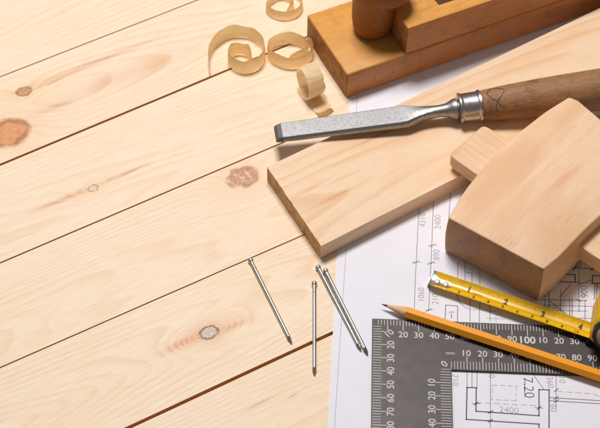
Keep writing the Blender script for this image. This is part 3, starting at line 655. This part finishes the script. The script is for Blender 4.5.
for t, s in ((.34, -.03), (.92, -.03)):
    c = [(0, .14), (.03, .14), (.06, .10), (.06, .055), (.035, .05), (.035, .001)]
    bm = loft([[Ft(t+r*math.cos(k*math.pi/12), s+r*math.sin(k*math.pi/12), tz(s)+.05+h) for k in range(24)] for h, r in [(0, .17), (.04, .17), (.065, .13), (.065, .08), (.04, .07)]])
    obj('rivet', bm, chrome, hook, smooth=40)
# case: stands on its edge, blade leaves it at the lower left
d1 = (tb-ta).xy.normalized(); d2 = Vector((d1.x*.985-d1.y*.174, d1.y*.985+d1.x*.174)); n2 = Vector((-d2.y, d2.x)); co = Vector((13.72, -.52))
def CP(a, h, b): q = co+d2*a+n2*b; return Vector((q.x, q.y, h))
prof = []
for cx, cz, r, a1, a2 in ((1.5, .42, .4, 180+0, 270), (4.4, .42, .4, 270, 360), (3.5, 3.5, 1.3, 0, 90), (2.1, 3.0, 1.8, 90, 172)):
    for k in range(9):
        t = math.radians(a1+(a2-a1)*k/8); prof.append((cx+r*math.cos(t), cz+r*math.sin(t)))
prof += [(.30, 2.6), (.16, 1.7), (.22, 1.35), (.55, 1.0)]
shell = plain('yellow_case_plastic', rgb(246, 194, 8), rough=.45, spec=.3, var=.02, coat=.1, bump=0)
rub = plain('black_rubber', rgb(34, 31, 34), rough=.45, spec=.5, var=.2)
def cs(b, sc): 
    cx_, cz_ = 2.6, 2.4
    return [CP(cx_+(a-cx_)*sc, cz_+(h-cz_)*sc, b) for a, h in prof]
obj('case', loft([cs(-1.45, .90), cs(-1.38, .95), cs(-1.2, .99), cs(-.9, 1), cs(.9, 1), cs(1.2, .99), cs(1.38, .95), cs(1.45, .9)]), shell, tape, smooth=50)
# black mouth block round the blade and black side cover with a round badge
bm = bmesh.new()
pm = [(.12, .02), (1.6, .02), (1.6, 1.2), (.60, 1.0), (.3, .9), (.12, .35)]
prism([CP(a, h, -.98) for a, h in pm], [CP(a, h, -.78) for a, h in pm], bm)
prism([CP(a, h, -.775) for a, h in [(-.02, .02), (1.55, .02), (1.55, .3), (-.02, .26)]], [CP(a, h, .775) for a, h in [(-.02, .02), (1.55, .02), (1.55, .3), (-.02, .26)]], bm)
obj('mouth', bm, rub, tape, bevel=.05, seg=2)
def disc(b0, b1, cx_, cz_, r, r2):
    n = 56
    return loft([[CP(cx_+rr_*math.cos(2*math.pi*k/n), cz_+rr_*math.sin(2*math.pi*k/n), b_) for k in range(n)] for b_, rr_ in ((b0, r), (b1+.05, r), (b1, r-.08), (b1, r2))])
obj('side_cover', disc(-1.2, -1.62, 2.5, 2.45, 2.2, 1.9), rub, tape, smooth=50)
obj('badge', disc(-1.5, -1.66, 2.5, 2.45, 1.95, 1.7), plain('silver_badge', rgb(176, 172, 176), rough=.3, metal=.6, var=.05), tape, smooth=50)
obj('badge_centre', disc(-1.6, -1.69, 2.5, 2.45, 1.6, 1.4), plain('orange_badge', rgb(226, 112, 26), rough=.4, var=.03), tape, smooth=50)

# ================================================================ pencil
pencil = empty('yellow_pencil', (7.5, -1.9, ZS), 'sharpened orange yellow hexagonal pencil lying diagonally across the square', 'pencil')
PA_ = Vector((.56, .90, .42)); PB_ = Vector((14.36, -4.07, .535)); Fp = frame_of(PA_, PB_)
HR = .36
def hexr(a):
    a = (a+math.pi/6) % (math.pi/3)-math.pi/6; return HR/math.cos(a)*.97
NA = 72; CL = 1.72; ks = .40/CL
paint = plain('orange_pencil_paint', rgb(250, 162, 0), rough=.3, spec=.45, var=.02, coat=.5, bump=0)
pw = wood('pencil_cedar', -20, rgb(232, 190, 146), rgb(200, 146, 98), rgb(220, 172, 122), freq=6, rough=.6, seed=.8)
ringp = []
off = math.radians(30)
def circ(t, rf): return [Fp(t(a), rf(a)*math.cos(a+off), rf(a)*math.sin(a+off)) for a in [2*math.pi*k/NA for k in range(NA)]]
body0 = circ(lambda a: CL+(hexr(a)-HR)*4.6-.05, hexr)
obj('painted_shaft', loft([body0]+[circ(lambda a, t=t: t, hexr) for t in (3, 8, 13, 17.5)]), paint, pencil, smooth=25)
obj('sharpened_wood', loft([circ(lambda a: .42, lambda a: .085)]+[circ(lambda a, f=f: .42+(CL-.05+(hexr(a)-HR)*4.6-.42)*f, lambda a, f=f: .085+(hexr(a)*.995-.085)*f) for f in (.35, .7, 1.0)]), pw, pencil, smooth=40)
obj('graphite_tip', loft([circ(lambda a: .02, lambda a: .015), circ(lambda a: .2, lambda a: .05), circ(lambda a: .43, lambda a: .088)]), plain('graphite', rgb(60, 58, 62), rough=.35, metal=.3), pencil, smooth=60)

# ================================================================ nails
nail_m = plain('nail_steel', (.56, .54, .50, 1), rough=.3, metal=1, var=.06, bump=0)
def nail_mesh():
    L = 7.25; r = .125
    F = lambda t, a, b: Vector((t, a, b))
    prof = [(0, .10), (.015, .155), (.045, .178), (.10, .182), (.20, .178), (.25, .15), (.33, .128), (.5, r)]
    prof += [(.5+.045*(k+1)+.0, r*(1.04 if k % 2 else .97)) for k in range(8)]+[(1.0, r), (L-.55, r)]
    bm = loft([[F(t, rr_*math.cos(2*math.pi*k/24), rr_*math.sin(2*math.pi*k/24)) for k in range(24)] for t, rr_ in prof], cap=True)
    b2 = bmesh.new()
    R1 = [F(L-.551, r*math.cos(2*math.pi*k/24), r*math.sin(2*math.pi*k/24)) for k in range(24)]
    def sq_(t, s): return [F(t, s*math.cos(2*math.pi*k/24)/max(abs(math.cos(2*math.pi*k/24+.785)), abs(math.sin(2*math.pi*k/24+.785)))*.80, s*math.sin(2*math.pi*k/24)/max(abs(math.cos(2*math.pi*k/24+.785)), abs(math.sin(2*math.pi*k/24+.785)))*.80) for k in range(24)]
    loft([R1, sq_(L-.45, r*1.0), sq_(L-.2, r*.62), sq_(L, r*.08)], b2)
    me = bpy.data.meshes.new('x'); b2.to_mesh(me); bm.from_mesh(me); bpy.data.meshes.remove(me); b2.free()
    return bm
nails = [((-8.15, 4.33, .14), (-5.14, -2.18, .085), 'steel nail lying alone on the planks, leftmost of the four'),
         ((-3.83, 2.65, .14), (-3.59, -4.69, .085), 'steel nail pointing straight towards the viewer, just left of the paper edge'),
         ((-3.66, 3.97, .14), (-.62, -2.73, .13), 'left nail of the crossing pair lying over the paper edge'),
         ((-3.16, 3.71, .14), (-.27, -2.87, .13), 'right nail of the pair over the paper edge, its point nearest the square')]
first = None
for a, b, lab in nails:
    if first is None:
        bm = nail_mesh()
        first = o = obj('nail', bm, nail_m, None, smooth=35)
    else:
        o = first.copy(); COL.objects.link(o)
    a = Vector(a); b = Vector(b)
    xx = (b-a).normalized(); yy = Vector((0, 0, 1)).cross(xx).normalized(); zz = xx.cross(yy)
    M = Matrix((xx, yy, zz)).transposed().to_4x4(); M.translation = a*S
    o.matrix_world = M
    tag(o, lab, 'nail', 'loose nails on the left of the square')
for o in list(scene.objects):
    if '_b' in o: del o['_b']
